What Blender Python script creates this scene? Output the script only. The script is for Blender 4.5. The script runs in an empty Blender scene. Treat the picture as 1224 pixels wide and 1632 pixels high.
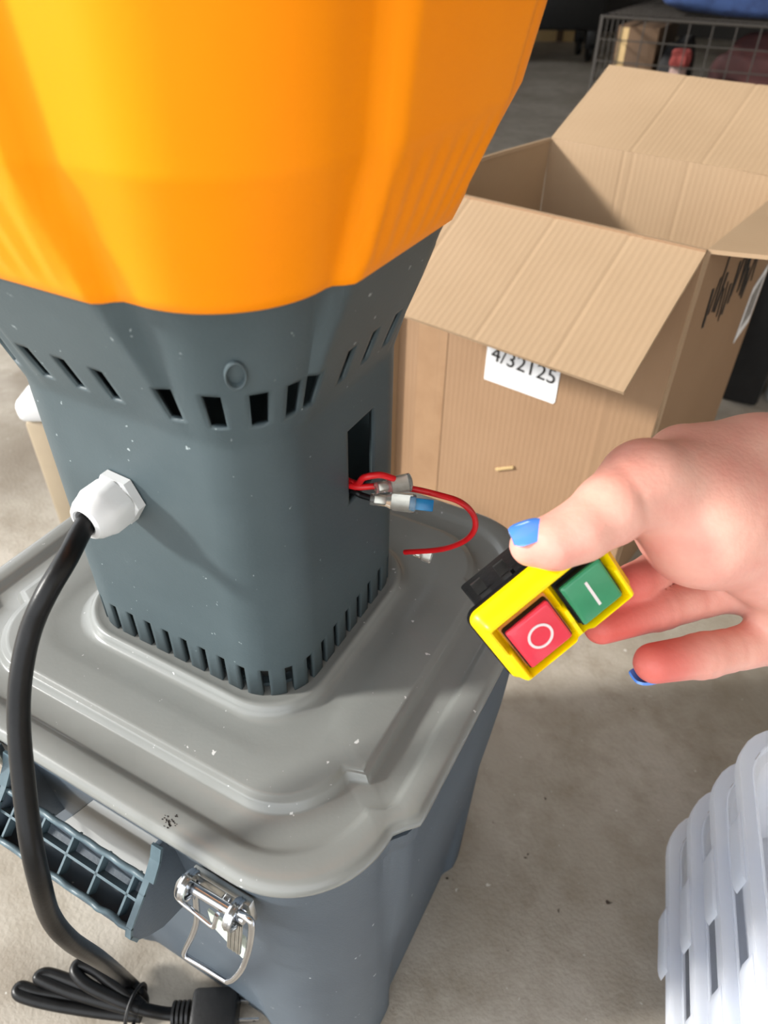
import bpy, bmesh, math, random
import numpy as np
from mathutils import Vector, Matrix
random.seed(4)
SC = bpy.context.scene
COL = SC.collection

# ------------------------------------------------------------------ camera
F = 1150.0                                   # focal length in pixels of the 1224 x 1632 frame
CAM = Vector((0.2211, -0.2442, 0.68))
def cam_axes(pitch, roll, yaw):
    p, r, y = map(math.radians, (pitch, roll, yaw))
    f = Vector((math.cos(y)*math.cos(p), math.sin(y)*math.cos(p), -math.sin(p)))
    rt = f.cross(Vector((0, 0, 1))).normalized()
    dn = f.cross(rt)
    c, s = math.cos(r), math.sin(r)
    return c*rt+s*dn, -s*rt+c*dn, f
RT, DN, FW = cam_axes(39.25, -1.1, 117.7)
cd = bpy.data.cameras.new('camera'); cam = bpy.data.objects.new('camera', cd); COL.objects.link(cam)
cam.matrix_world = Matrix(((RT.x, -DN.x, -FW.x, CAM.x), (RT.y, -DN.y, -FW.y, CAM.y), (RT.z, -DN.z, -FW.z, CAM.z), (0, 0, 0, 1)))
cd.sensor_fit = 'VERTICAL'; cd.sensor_height = 36.0; cd.lens = F/1632*36
cd.clip_start = 0.01; cd.clip_end = 60
cd.dof.use_dof = True; cd.dof.focus_distance = 0.38; cd.dof.aperture_fstop = 11.0
SC.camera = cam

# ------------------------------------------------------------------ light
w = bpy.data.worlds.new('sky'); SC.world = w; w.use_nodes = True
w.node_tree.nodes['Background'].inputs[0].default_value = (0.93, 0.965, 1.0, 1)
w.node_tree.nodes['Background'].inputs[1].default_value = 1.9
sd = bpy.data.lights.new('sun', 'SUN'); sun = bpy.data.objects.new('sun', sd); COL.objects.link(sun)
sd.energy = 3.5; sd.angle = math.radians(6.0); sd.color = (1.0, 0.97, 0.91)
sun.rotation_euler = Vector((1, .68, -.56)).to_track_quat('-Z', 'Y').to_euler()
sun.location = (-3, -1.5, 2.4)
vs = SC.view_settings
vs.view_transform = 'Standard'; vs.look = 'None'; vs.gamma = 1.0; vs.use_curve_mapping = False; vs.exposure = 0.6

# ------------------------------------------------------------------ helpers
def ray(px, py): return RT*((px-612)/F)+DN*((py-816)/F)+FW
def at(px, py, d): return CAM+ray(px, py)*d                    # point at a depth
def pl(px, py, ax, v):                                         # point on an axis plane
    r = ray(px, py); return CAM+r*((v-CAM[ax])/r[ax])

def lin(c): return tuple(((x/255)/12.92 if x/255 <= .04045 else ((x/255+.055)/1.055)**2.4) for x in c)
def mat(name, c, rough=.5, metal=0, c2=None, scale=20, mixpos=(.4, .65), bump=0, bscale=200, spec=.5, trans=0, sss=0, coat=0, stretch=None, speck=None, spscale=300, alpha=1, ior=1.45):
    m = bpy.data.materials.new(name); m.use_nodes = True
    n = m.node_tree.nodes; l = m.node_tree.links; b = n['Principled BSDF']
    b.inputs['Roughness'].default_value = rough; b.inputs['Metallic'].default_value = metal
    b.inputs['Specular IOR Level'].default_value = spec; b.inputs['Transmission Weight'].default_value = trans
    b.inputs['Subsurface Weight'].default_value = sss; b.inputs['Coat Weight'].default_value = coat
    b.inputs['IOR'].default_value = ior; b.inputs['Alpha'].default_value = alpha
    if sss: b.inputs['Subsurface Radius'].default_value = (.009, .003, .002); b.inputs['Subsurface Scale'].default_value = .6
    b.inputs['Base Color'].default_value = lin(c)+(1,)
    tc = n.new('ShaderNodeTexCoord'); mp = n.new('ShaderNodeMapping'); l.new(tc.outputs['Object'], mp.inputs[0])
    if stretch: mp.inputs['Scale'].default_value = stretch
    out = None
    if c2:
        t = n.new('ShaderNodeTexNoise'); t.inputs['Scale'].default_value = scale; t.inputs['Detail'].default_value = 6; t.inputs['Roughness'].default_value = .6
        l.new(mp.outputs[0], t.inputs['Vector'])
        r = n.new('ShaderNodeMapRange'); r.inputs[1].default_value = mixpos[0]; r.inputs[2].default_value = mixpos[1]; l.new(t.outputs['Fac'], r.inputs[0])
        x = n.new('ShaderNodeMix'); x.data_type = 'RGBA'; l.new(r.outputs[0], x.inputs[0])
        x.inputs[6].default_value = lin(c)+(1,); x.inputs[7].default_value = lin(c2)+(1,)
        l.new(x.outputs[2], b.inputs['Base Color']); out = x.outputs[2]
    if speck:
        t = n.new('ShaderNodeTexNoise'); t.inputs['Scale'].default_value = spscale; t.inputs['Detail'].default_value = 2; l.new(mp.outputs[0], t.inputs['Vector'])
        r = n.new('ShaderNodeMapRange'); r.inputs[1].default_value = .735; r.inputs[2].default_value = .775; l.new(t.outputs['Fac'], r.inputs[0])
        x = n.new('ShaderNodeMix'); x.data_type = 'RGBA'; l.new(r.outputs[0], x.inputs[0])
        if out: l.new(out, x.inputs[6])
        else: x.inputs[6].default_value = lin(c)+(1,)
        x.inputs[7].default_value = lin(speck)+(1,); l.new(x.outputs[2], b.inputs['Base Color'])
    if bump:
        t = n.new('ShaderNodeTexNoise'); t.inputs['Scale'].default_value = bscale; t.inputs['Detail'].default_value = 4; l.new(mp.outputs[0], t.inputs['Vector'])
        bp = n.new('ShaderNodeBump'); bp.inputs['Strength'].default_value = bump; bp.inputs['Distance'].default_value = .002
        l.new(t.outputs['Fac'], bp.inputs['Height']); l.new(bp.outputs[0], b.inputs['Normal'])
    return m

def link(name, me, m, parent=None, smooth=35):
    o = bpy.data.objects.new(name, me); COL.objects.link(o)
    if m: me.materials.append(m)
    if parent: o.parent = parent
    if smooth:
        me.polygons.foreach_set('use_smooth', [True]*len(me.polygons))
        try: me.set_sharp_from_angle(angle=math.radians(smooth))
        except Exception: pass
    return o
def mesh(name, v, f, m, parent=None, smooth=35, fix=False):
    me = bpy.data.meshes.new(name); me.from_pydata([tuple(x) for x in v], [], f)
    if fix:
        bm = bmesh.new(); bm.from_mesh(me); bmesh.ops.remove_doubles(bm, verts=bm.verts, dist=1e-6); bmesh.ops.recalc_face_normals(bm, faces=bm.faces); bm.to_mesh(me); bm.free()
    me.update()
    return link(name, me, m, parent, smooth)
def bmobj(name, bm, m, parent=None, smooth=35):
    bmesh.ops.recalc_face_normals(bm, faces=bm.faces)
    me = bpy.data.meshes.new(name); bm.to_mesh(me); bm.free(); return link(name, me, m, parent, smooth)
def tag(o, label, cat, group=None):
    o['label'] = label; o['category'] = cat
    if group: o['group'] = group
    return o
def thing(name, label, cat, loc=(0, 0, 0), group=None):
    # thing at its base; children are built in world space and keep that place
    o = bpy.data.objects.new(name, None); COL.objects.link(o); o.location = loc; o.empty_display_size = .05
    return tag(o, label, cat, group)
def settle(root):                                   # children were modelled in world space: keep it
    inv = Matrix.Translation(root.location).inverted()
    for c in root.children: c.matrix_parent_inverse = inv
def struct(o, label=None):
    o['kind'] = 'structure'
    if label: o['label'] = label
    return o

def catmull(pts, n=8, closed=False):
    P = [Vector(p) for p in pts]; out = []
    N = len(P); rng = range(N if closed else N-1)
    for i in rng:
        g = lambda k: P[k % N] if closed else P[max(0, min(N-1, k))]
        a, b, c, d = g(i-1), g(i), g(i+1), g(i+2)
        for k in range(n):
            t = k/n
            out.append(.5*((2*b)+(c-a)*t+(2*a-5*b+4*c-d)*t*t+(3*b-a-3*c+d)*t**3))
    if not closed: out.append(P[-1])
    return out
def tube(name, pts, r, m, parent=None, seg=12, smooth_n=8, closed=False, rr=None):
    p = catmull(pts, smooth_n, closed) if smooth_n else [Vector(x) for x in pts]
    N = len(p); v = []; f = []
    T = [((p[(i+1) % N] if closed else p[min(i+1, N-1)])-(p[i-1] if (closed or i) else p[0])).normalized() for i in range(N)]
    u = T[0].orthogonal().normalized()
    for i in range(N):
        u = (u-T[i]*u.dot(T[i])).normalized(); w_ = T[i].cross(u)
        rad = r if rr is None else r*rr(i/(N-1))
        for k in range(seg):
            a = 2*math.pi*k/seg; v.append(p[i]+(u*math.cos(a)+w_*math.sin(a))*rad)
    for i in range(N if closed else N-1):
        j = (i+1) % N
        for k in range(seg): f.append((i*seg+k, i*seg+(k+1) % seg, j*seg+(k+1) % seg, j*seg+k))
    if not closed: f.append(tuple(range(seg-1, -1, -1))); f.append(tuple((N-1)*seg+k for k in range(seg)))
    return mesh(name, v, f, m, parent, 50)
def frame_box(bm, c, ax, ay, az, sx, sy, sz):       # oriented box: centre, axes, full sizes
    c = Vector(c); V = []
    for i in (-1, 1):
        for j in (-1, 1):
            for k in (-1, 1): V.append(bm.verts.new(c+Vector(ax)*i*sx/2+Vector(ay)*j*sy/2+Vector(az)*k*sz/2))
    for q in ((0, 1, 3, 2), (4, 6, 7, 5), (0, 4, 5, 1), (2, 3, 7, 6), (0, 2, 6, 4), (1, 5, 7, 3)): bm.faces.new([V[i] for i in q])
    return V
X, Y, Z = Vector((1, 0, 0)), Vector((0, 1, 0)), Vector((0, 0, 1))
def box(name, c, s, m, parent=None, bev=0, ax=X, ay=Y, az=Z, seg=2):
    bm = bmesh.new(); frame_box(bm, c, ax, ay, az, *s)
    if bev: bmesh.ops.bevel(bm, geom=list(bm.edges), offset=bev, segments=seg, affect='EDGES', profile=.5)
    return bmobj(name, bm, m, parent)
def lathe(name, prof, o, ax, m, parent=None, seg=24, hexa=None, rot=0):   # prof: (radius, distance along axis)
    ax = Vector(ax).normalized(); u = ax.orthogonal().normalized(); w_ = ax.cross(u); v = []; f = []
    for (r, d) in prof:
        for k in range(seg):
            a = 2*math.pi*k/seg+rot; v.append(Vector(o)+ax*d+(u*math.cos(a)+w_*math.sin(a))*r)
    for i in range(len(prof)-1):
        for k in range(seg): f.append((i*seg+k, i*seg+(k+1) % seg, (i+1)*seg+(k+1) % seg, (i+1)*seg+k))
    f.append(tuple(range(seg-1, -1, -1))); f.append(tuple((len(prof)-1)*seg+k for k in range(seg)))
    return mesh(name, v, f, m, parent, 30, fix=True)
def prism(name, poly, n, t, m, parent=None, bev=0, smooth=35):         # polygon of points extruded along n by t
    n = Vector(n)*t; k = len(poly); v = [Vector(p) for p in poly]+[Vector(p)+n for p in poly]
    f = [tuple(range(k)), tuple(range(2*k-1, k-1, -1))]+[(i, i+k, (i+1) % k+k, (i+1) % k) for i in range(k)]
    bm = bmesh.new(); V = [bm.verts.new(x) for x in v]
    for q in f: bm.faces.new([V[i] for i in q])
    bmesh.ops.recalc_face_normals(bm, faces=bm.faces)
    if bev: bmesh.ops.bevel(bm, geom=list(bm.edges), offset=bev, segments=2, affect='EDGES', profile=.5)
    return bmobj(name, bm, m, parent, smooth)

# rounded rectangle rings with raised side panels, 240 samples sharing one parameter
NCX, NCY, NCC = 35, 41, 22
PAR = []
for side in range(4):
    nn = NCX if side % 2 == 0 else NCY
    for i in range(nn): PAR.append(('s', side, -1+2*i/nn))
    for i in range(NCC): PAR.append(('c', side, i/NCC))
def sstep(a, b, x):
    t = max(0, min(1, (x-a)/(b-a))); return t*t*(3-2*t)
def ring(hx, hy, r, z, insx=0, wx=.05, insy=0, wy=.05, tw=.012, cx=0, cy=0, extra=None):
    out = []
    for idx, (k, s, t) in enumerate(PAR):
        n0 = ((1, 0), (0, 1), (-1, 0), (0, -1))[s]; t0 = (-n0[1], n0[0])
        hn, ht = (hx, hy) if s % 2 == 0 else (hy, hx)
        ins, w_ = (insx, wx) if s % 2 == 0 else (insy, wy)
        if k == 's':
            ta = t*(ht-r); o = ins*(1-sstep(w_, w_+tw, abs(ta)))
            if extra: o += extra(idx, s, t)
            x = n0[0]*(hn+o)+t0[0]*ta; y = n0[1]*(hn+o)+t0[1]*ta
        else:
            a = t*math.pi/2; c, sn = math.cos(a), math.sin(a)
            x = n0[0]*(hn-r)+t0[0]*(ht-r)+r*(n0[0]*c+t0[0]*sn); y = n0[1]*(hn-r)+t0[1]*(ht-r)+r*(n0[1]*c+t0[1]*sn)
        out.append(Vector((x+cx, y+cy, z)))
    return out
def loft(name, rings, m, parent=None, skip=None, cap0=False, cap1=False, solid=0, smooth=35):
    N = len(rings[0]); v = [p for r in rings for p in r]; f = []
    for i in range(len(rings)-1):
        for k in range(N):
            if skip and skip(i, k): continue
            f.append((i*N+k, i*N+(k+1) % N, (i+1)*N+(k+1) % N, (i+1)*N+k))
    if cap0: f.append(tuple(range(N-1, -1, -1)))
    if cap1: f.append(tuple((len(rings)-1)*N+k for k in range(N)))
    o = mesh(name, v, f, m, parent, smooth)
    if solid:
        md = o.modifiers.new('thickness', 'SOLIDIFY'); md.thickness = solid; md.offset = -1
    return o

# ------------------------------------------------------------------ materials
M = {}
def floor_material():
    m = bpy.data.materials.new('concrete'); m.use_nodes = True
    n = m.node_tree.nodes; l = m.node_tree.links; b = n['Principled BSDF']
    tc = n.new('ShaderNodeTexCoord')
    def noise(s, d=8, r=.6):
        t = n.new('ShaderNodeTexNoise'); t.inputs['Scale'].default_value = s; t.inputs['Detail'].default_value = d; t.inputs['Roughness'].default_value = r; l.new(tc.outputs['Object'], t.inputs['Vector']); return t.outputs['Fac']
    def rng(x, a, c):
        r = n.new('ShaderNodeMapRange'); r.inputs[1].default_value = a; r.inputs[2].default_value = c; l.new(x, r.inputs[0]); return r.outputs[0]
    def mix(f, A, B):
        x = n.new('ShaderNodeMix'); x.data_type = 'RGBA'; l.new(f, x.inputs[0])
        for s, q in ((6, A), (7, B)):
            if isinstance(q, tuple): x.inputs[s].default_value = lin(q)+(1,)
            else: l.new(q, x.inputs[s])
        return x.outputs[2]
    c = mix(rng(noise(3.2), .38, .64), (158, 149, 135), (186, 178, 166))
    c = mix(rng(noise(17, 10, .7), .45, .75), c, (142, 131, 115))
    c = mix(rng(noise(1.1, 5), .56, .70), c, (112, 99, 84))
    c = mix(rng(noise(95, 2), .72, .76), c, (215, 212, 205))
    c = mix(rng(noise(60, 2), .735, .76), c, (62, 50, 42))
    l.new(c, b.inputs['Base Color']); b.inputs['Roughness'].default_value = .62
    bp = n.new('ShaderNodeBump'); bp.inputs['Strength'].default_value = .35; bp.inputs['Distance'].default_value = .002
    l.new(noise(240, 4), bp.inputs['Height']); l.new(bp.outputs[0], b.inputs['Normal'])
    return m
M['floor'] = floor_material()
M['wall'] = mat('dark_board_wall', (58, 54, 50), .8, c2=(44, 41, 38), scale=3)
M['bounce'] = mat('pale_bounce_wall', (196, 192, 184), .8, c2=(188, 184, 176), scale=3)
M['ceil'] = mat('ceiling_board', (150, 146, 140), .9, c2=(140, 136, 130), scale=3)
M['steel'] = mat('painted_steel', (150, 150, 148), .5, c2=(132, 132, 130), scale=9)
M['orange'] = mat('orange_plastic', (254, 147, 0), .45, c2=(252, 143, 0), scale=8, bump=.05, bscale=900, spec=.2)
M['slate'] = mat('slate_plastic', (65, 77, 81), .5, c2=(71, 83, 87), scale=14, speck=(150, 160, 162), spscale=260, bump=.06, bscale=700, spec=.45)
M['bin'] = mat('bin_plastic', (72, 82, 92), .5, c2=(80, 90, 99), scale=10, speck=(190, 194, 196), spscale=170, bump=.08, bscale=600, spec=.4)
M['binedge'] = mat('bin_handle_plastic', (74, 92, 100), .42, c2=(86, 104, 112), scale=40, bump=.1, bscale=300)
M['lid'] = mat('lid_grey_plastic', (124, 126, 123), .24, c2=(131, 133, 130), scale=9, speck=(205, 205, 203), spscale=210, bump=.03, bscale=500, spec=.5)
M['white'] = mat('white_nylon', (214, 215, 215), .38, bump=.02, bscale=600)
M['rubber'] = mat('black_rubber', (12, 12, 13), .34, spec=.3, c2=(20, 20, 21), scale=60, bump=.05, bscale=400)
M['blackp'] = mat('black_plastic', (18, 18, 19), .4, c2=(25, 25, 26), scale=40, bump=.1, bscale=300)
M['chrome'] = mat('chromed_wire', (205, 208, 212), .18, 1.0, c2=(185, 188, 194), scale=60)
M['zinc'] = mat('zinc_plate', (196, 196, 192), .3, 1.0, c2=(170, 170, 166), scale=90)
M['pale'] = mat('pale_green_plastic', (196, 204, 192), .45, c2=(186, 195, 183), scale=30)
M['sticker'] = mat('paper_sticker', (150, 152, 152), .55, c2=(140, 142, 142), scale=9, stretch=(1, 1, 4))
M['red'] = mat('red_insulation', (205, 22, 28), .35, c2=(190, 16, 22), scale=80)
M['clear'] = mat('clear_sleeve', (240, 238, 230), .12, trans=.9, ior=1.3)
M['blue'] = mat('blue_terminal', (28, 120, 170), .25, c2=(20, 100, 150), scale=100)
M['yellow'] = mat('yellow_plastic', (255, 222, 0), .34, c2=(252, 214, 0), scale=40, spec=.4)
M['redb'] = mat('red_button', (232, 54, 78), .28, c2=(222, 44, 68), scale=60, coat=.3)
M['greenb'] = mat('green_button', (52, 142, 100), .28, c2=(42, 130, 90), scale=60, coat=.3)
M['amber'] = mat('amber_membrane', (214, 140, 60), .2, c2=(200, 116, 60), scale=60)
M['mark'] = mat('white_print', (226, 214, 214), .45)
M['nail'] = mat('blue_nail_polish', (82, 142, 236), .08, coat=1.0, spec=.6)
M['skin'] = mat('skin', (226, 174, 157), .46, c2=(218, 150, 136), scale=38, mixpos=(.35, .75), bump=.12, bscale=420, sss=.16, spec=.4)
def card(name, c, c2):
    m = mat(name, c, .75, c2=c2, scale=5, mixpos=(.3, .7), stretch=(1, 1, 1))
    n = m.node_tree.nodes; l = m.node_tree.links; b = n['Principled BSDF']
    tc = n.new('ShaderNodeTexCoord'); wv = n.new('ShaderNodeTexWave'); wv.inputs['Scale'].default_value = 42; wv.inputs['Distortion'].default_value = .6
    wv.bands_direction = 'X'; l.new(tc.outputs['UV'], wv.inputs['Vector'])
    bp = n.new('ShaderNodeBump'); bp.inputs['Strength'].default_value = .16; bp.inputs['Distance'].default_value = .0010
    l.new(wv.outputs['Fac'], bp.inputs['Height']); l.new(bp.outputs[0], b.inputs['Normal']); return m
M['cardin'] = card('cardboard_inner', (168, 142, 113), (160, 134, 105))
M['card'] = card('cardboard_outer', (148, 118, 90), (139, 109, 81))
M['tape'] = mat('brown_tape', (152, 121, 92), .3, c2=(143, 112, 84), scale=30)
M['paper'] = mat('white_paper', (232, 232, 232), .6, c2=(222, 222, 224), scale=20)
M['ink'] = mat('black_ink', (30, 26, 24), .7)
M['tote'] = mat('translucent_polypropylene', (250, 251, 255), .3, trans=.2, sss=0, ior=1.25, c2=(236, 241, 252), scale=12, spec=.4)
nt = M['tote'].node_tree; pb = nt.nodes['Principled BSDF']; tr0 = nt.nodes.new('ShaderNodeBsdfTranslucent'); tr0.inputs[0].default_value = lin((250, 252, 255))+(1,)
ms = nt.nodes.new('ShaderNodeMixShader'); ms.inputs[0].default_value = .6; nt.links.new(pb.outputs[0], ms.inputs[1]); nt.links.new(tr0.outputs[0], ms.inputs[2]); nt.links.new(ms.outputs[0], nt.nodes['Material Output'].inputs[0])
M['blackw'] = mat('black_wire', (62, 58, 54), .45, .3)
M['denim'] = mat('blue_denim', (52, 74, 120), .85, c2=(34, 50, 88), scale=22, bump=.4, bscale=500)
M['dark'] = mat('dark_cloth', (22, 21, 22), .8, c2=(32, 30, 30), scale=20)
M['maroon'] = mat('maroon_fabric', (60, 26, 24), .85, c2=(44, 20, 20), scale=15, bump=.3)
M['tan'] = mat('tan_carton', (186, 158, 112), .8, c2=(172, 144, 100), scale=8)
M['brownbox'] = mat('brown_carton', (88, 66, 46), .8, c2=(74, 56, 40), scale=8)
M['beige'] = mat('beige_powder_coat', (168, 152, 128), .5, c2=(160, 145, 122), scale=9)
M['orangeb'] = mat('orange_enamel', (216, 112, 28), .45)

# ------------------------------------------------------------------ setting
def slab(name, x0, x1, y0, y1, z0, z1, m): return struct(box(name, ((x0+x1)/2, (y0+y1)/2, (z0+z1)/2), (x1-x0, y1-y0, z1-z0), m))
slab('floor', -6, 5, -5, 8, -.12, 0, M['floor'])
slab('wall_back', -2.6, 2.8, 7.0, 7.15, 0, 2.7, M['wall'])
slab('wall_right', 2.65, 2.8, -1.9, 7.0, 0, 2.7, M['bounce'])  # out of view; made pale to bounce fill onto the hopper's right side
slab('wall_left_sunblock', -2.6, -2.45, 1.15, 2.7, 0, 2.7, M['wall'])  # unseen wall, added to keep the sun off the far floor
slab('wall_left_low_sunblock', -2.6, -2.45, 2.7, 4.6, 0, 1.45, M['wall'])  # unseen, added at this height to stop low sun but let sky light over
slab('wall_left_far', -2.6, -2.45, 4.6, 7.0, 0, 2.7, M['wall'])
slab('ceiling', -2.6, 2.8, -2.0, 7.15, 2.7, 2.82, M['ceil'])

# ------------------------------------------------------------------ storage bin
bin_ = thing('storage_bin', 'dark slate plastic bin with carry handle and chrome clasps under the grey lid', 'bin', (0, 0, 0))
def binring(z, off=0):
    t = z/.3365
    hx = .139+(.1455-.139)*t+off; hy = .120+(.1405-.120)*t+off
    insx = -.006+(.0145)*sstep(.0, .85, t); wx = .05+.033*t
    return ring(hx, hy, .05, z, insx, wx, -.004*(1-sstep(.1, .5, t)), .055, tw=.014)
zs = [.0, .004, .02, .05, .09, .13, .17, .21, .25, .29, .3255, .326, .328, .343]
rr = [binring(z, -.003 if z == 0 else ((.0022) if z >= .328 else (.001 if z == .326 else 0))) for z in zs]
inner = [binring(.343, -.002), binring(.30, -.004), binring(.01, -.004)]
loft('body', rr+inner, M['bin'], bin_, cap0=True, cap1=True, smooth=28)
# handle on the near side
gp = [(-.136, .335), (-.1475, .3365), (-.1505, .329), (-.157, .320), (-.1625, .3145), (-.1745, .3025), (-.1765, .297), (-.1745, .289), (-.169, .281), (-.160, .272), (-.134, .262)]
for sx in (-1, 1):
    g = prism('handle_bracket', [(sx*.049, y, z) for y, z in gp], (sx, 0, 0), .0028, M['bin'], bin_, bev=.0006)
    fl = []
    bm = bmesh.new()
    edge = gp[1:8]
    for (a, b) in zip(edge[:-1], edge[1:]):                      # moulded flange along the outer edge
        A = Vector((0, *a)); B = Vector((0, *b)); d = (B-A); L = d.length; d.normalize()
        w_ = .006 if a[1] > .325 else .0035
        frame_box(bm, (A+B)/2+X*sx*(.049+w_/2-.0006), X, d, X.cross(d), w_, L+.0008, .0016)
    bmobj('flange', bm, M['binedge'], g)
# grip channel: open side faces up and out
e1 = Vector((0, .0165, .0145)).normalized(); e2 = Vector((0, -e1.z, e1.y))
A0 = Vector((0, -.1745, .3015)); Wd = .0235; Dp = .012; Lg = .0985
gb = bmesh.new()
dv = Vector((0, .12, -1)).normalized(); dn_ = Vector((0, 1, .12)).normalized()
frame_box(gb, A0+dv*Dp*.6, X, dn_, dv, Lg, .0016, Dp*1.2)
frame_box(gb, A0+e1*Wd+dv*Dp*.9, X, dn_, dv, Lg, .0024, Dp*1.8)
frame_box(gb, A0+dv*Dp*1.2+(e1*Wd+dv*Dp*.6)/2, X, (e1*Wd+dv*Dp*.6).normalized(), X.cross((e1*Wd+dv*Dp*.6).normalized()), Lg, (e1*Wd+dv*Dp*.6).length, .0016)
grip = bmobj('grip', gb, M['bin'], bin_)
tube('grip_lip', [A0+X*x+e2*(.0004*math.sin(i*2.3))+e1*(.0004*math.cos(i*1.7)) for i, x in enumerate(np.linspace(-.049, .049, 22))], .0016, M['binedge'], grip, seg=8, smooth_n=3)
tube('grip_lip', [A0+e1*Wd+X*x+e2*(.0004*math.sin(i*1.9)) for i, x in enumerate(np.linspace(-.049, .049, 22))], .0017, M['binedge'], grip, seg=8, smooth_n=3)
box('rib', A0+e1*Wd*.52-e2*.0035, (Lg, .0013, .006), M['binedge'], grip, ax=X, ay=e1, az=e2)
for i in range(5):
    box('rib', A0+e1*Wd*.5-e2*.0035+X*(-.041+i*.0205), (.0013, Wd-.002, .006), M['binedge'], grip, ax=X, ay=e1, az=e2)
# pale sticker on the wall behind the handle
def wall_y(z): return -(.120+(.1405-.120)*z/.3365)-.0004
st = [(-.003, .320), (-.041, .264), (-.083, .203), (-.03, .185), (.03, .262), (.047, .320)]
prism('sticker', [(x, wall_y(z), z) for x, z in st], (0, -1, 0), .0004, M['sticker'], bin_)
def clasp(dx):
    S = Vector((dx, 0, 0)); q = lambda x, y, z: Vector((x, y, z))+S
    c = box('clasp', q(.088, -.1455, .3225), (.034, .004, .020), M['zinc'], bin_, bev=.0008)
    tube('rivet', [q(.092, -.147, .327), q(.092, -.1495, .327)], .0026, M['chrome'], c, seg=12, smooth_n=0)
    tube('axle', [q(.0705, -.152, .3285), q(.106, -.152, .3305)], .0026, M['chrome'], c, seg=14, smooth_n=0)
    for x in (.0725, .0995):
        lathe('washer', [(.003, -.0016), (.0072, -.0014), (.0078, 0), (.0072, .0014), (.003, .0016)], q(x, -.152, .329), X, M['chrome'], c, seg=20)
        ch = [q(x+.002, -.152+.0066*math.cos(a), .329+.0066*math.sin(a)) for a in np.linspace(0, 2*math.pi, 17)[:-1]]
        tube('spring_coil', ch, .0011, M['chrome'], c, seg=6, smooth_n=2, closed=True)
    tube('wire_bail', [q(.1035, -.1525, .3345), q(.1085, -.153, .3375), q(.1112, -.1535, .335), q(.109, -.156, .313), q(.103, -.158, .285), q(.0955, -.159, .262), q(.0895, -.1592, .249), q(.087, -.1592, .2468), q(.0745, -.159, .2438), q(.061, -.159, .2405), q(.0585, -.159, .2425), q(.061, -.158, .252), q(.068, -.156, .274), q(.0735, -.1545, .295), q(.076, -.1535, .315), q(.0765, -.152, .327)], .0016, M['chrome'], c, seg=8, smooth_n=5)
    tube('spring_wire', [q(.0715, -.152, .336), q(.069, -.1545, .331), q(.0675, -.156, .3235), q(.0695, -.157, .3195), q(.081, -.158, .3195), q(.0905, -.1585, .3185), q(.092, -.158, .3225), q(.093, -.156, .329)], .0012, M['chrome'], c, seg=8, smooth_n=5)
    bm = bmesh.new()
    for i in range(7):
        frame_box(bm, q(.0975+i*.0011, -.156, .3145), X, Vector((0, -.25, -1)).normalized(), Vector((0, 1, -.25)).normalized(), .0009, .021, .0012+.0004*(i % 2))
    bmobj('lever_plate', bm, M['zinc'], c)
    prism('pale_tongue', [q(.083, -.1535, .316), q(.084, -.1545, .302), q(.101, -.1555, .287), q(.1045, -.1555, .289), q(.1045, -.154, .311)], (0, 1, 0), .0012, M['pale'], c)
clasp(0); clasp(-.168)

# ------------------------------------------------------------------ lid
def lidring(off, z, hx=None): return ring(.1495-off, .1465-off, .054-off*.5, z, .0098, .080, 0, tw=.013)
prof = [(.006, .3437), (.0005, .3437), (0, .3448), (0, .3475), (.0006, .3488), (.002, .3508), (.0042, .3517), (.0125, .3517), (.0145, .3508), (.0162, .3484), (.018, .3478), (.0305, .3478), (.0318, .3484), (.0333, .3520), (.0342, .3532), (.0358, .3532), (.0364, .3540), (.038, .3543), (.052, .3540)]
lr = [lidring(o, z) for o, z in prof]
lr.append(ring(.0965, .0925, .034, .3540))
for hx, z, r in ((.0945, .3534, .034), (.0850, .3530, .034), (.0815, .3536, .035), (.0805, .3562, .035), (.0795, .3588, .035), (.0780, .3596, .035), (.0765, .3590, .034), (.0735, .3586, .033), (.045, .3586, .02)):
    lr.append(ring(hx+.0005, hx-.0055, r, z))
lid = loft('bin_lid', lr, M['lid'], None, cap1=True, cap0=True, smooth=60)
tag(lid, 'light grey glossy moulded lid with stepped ridges clamped on the slate bin', 'lid')

rk = random.Random(3); sv = []; sf = []
for i in range(34):                                             # dark scuff by the near edge of the lid
    c = pl(270+rk.gauss(0, 6), 1311+rk.gauss(0, 5), 2, .35175); r = rk.uniform(.0002, .0006); b0 = len(sv); a0 = rk.uniform(0, 6)
    for k in range(5): sv.append(c+Vector((r*math.cos(a0+k*1.257), r*.7*math.sin(a0+k*1.257), 0)))
    for k in range(5): sv.append(sv[b0+k]+Z*.0001)
    sf += [tuple(range(b0+5, b0+10))]+[(b0+k, b0+(k+1) % 5, b0+5+(k+1) % 5, b0+5+k) for k in range(5)]
sc_ = mesh('scuff_mark', sv, sf, M['ink'], lid, 0); sc_['label'] = 'dark speckled scuff'

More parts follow.
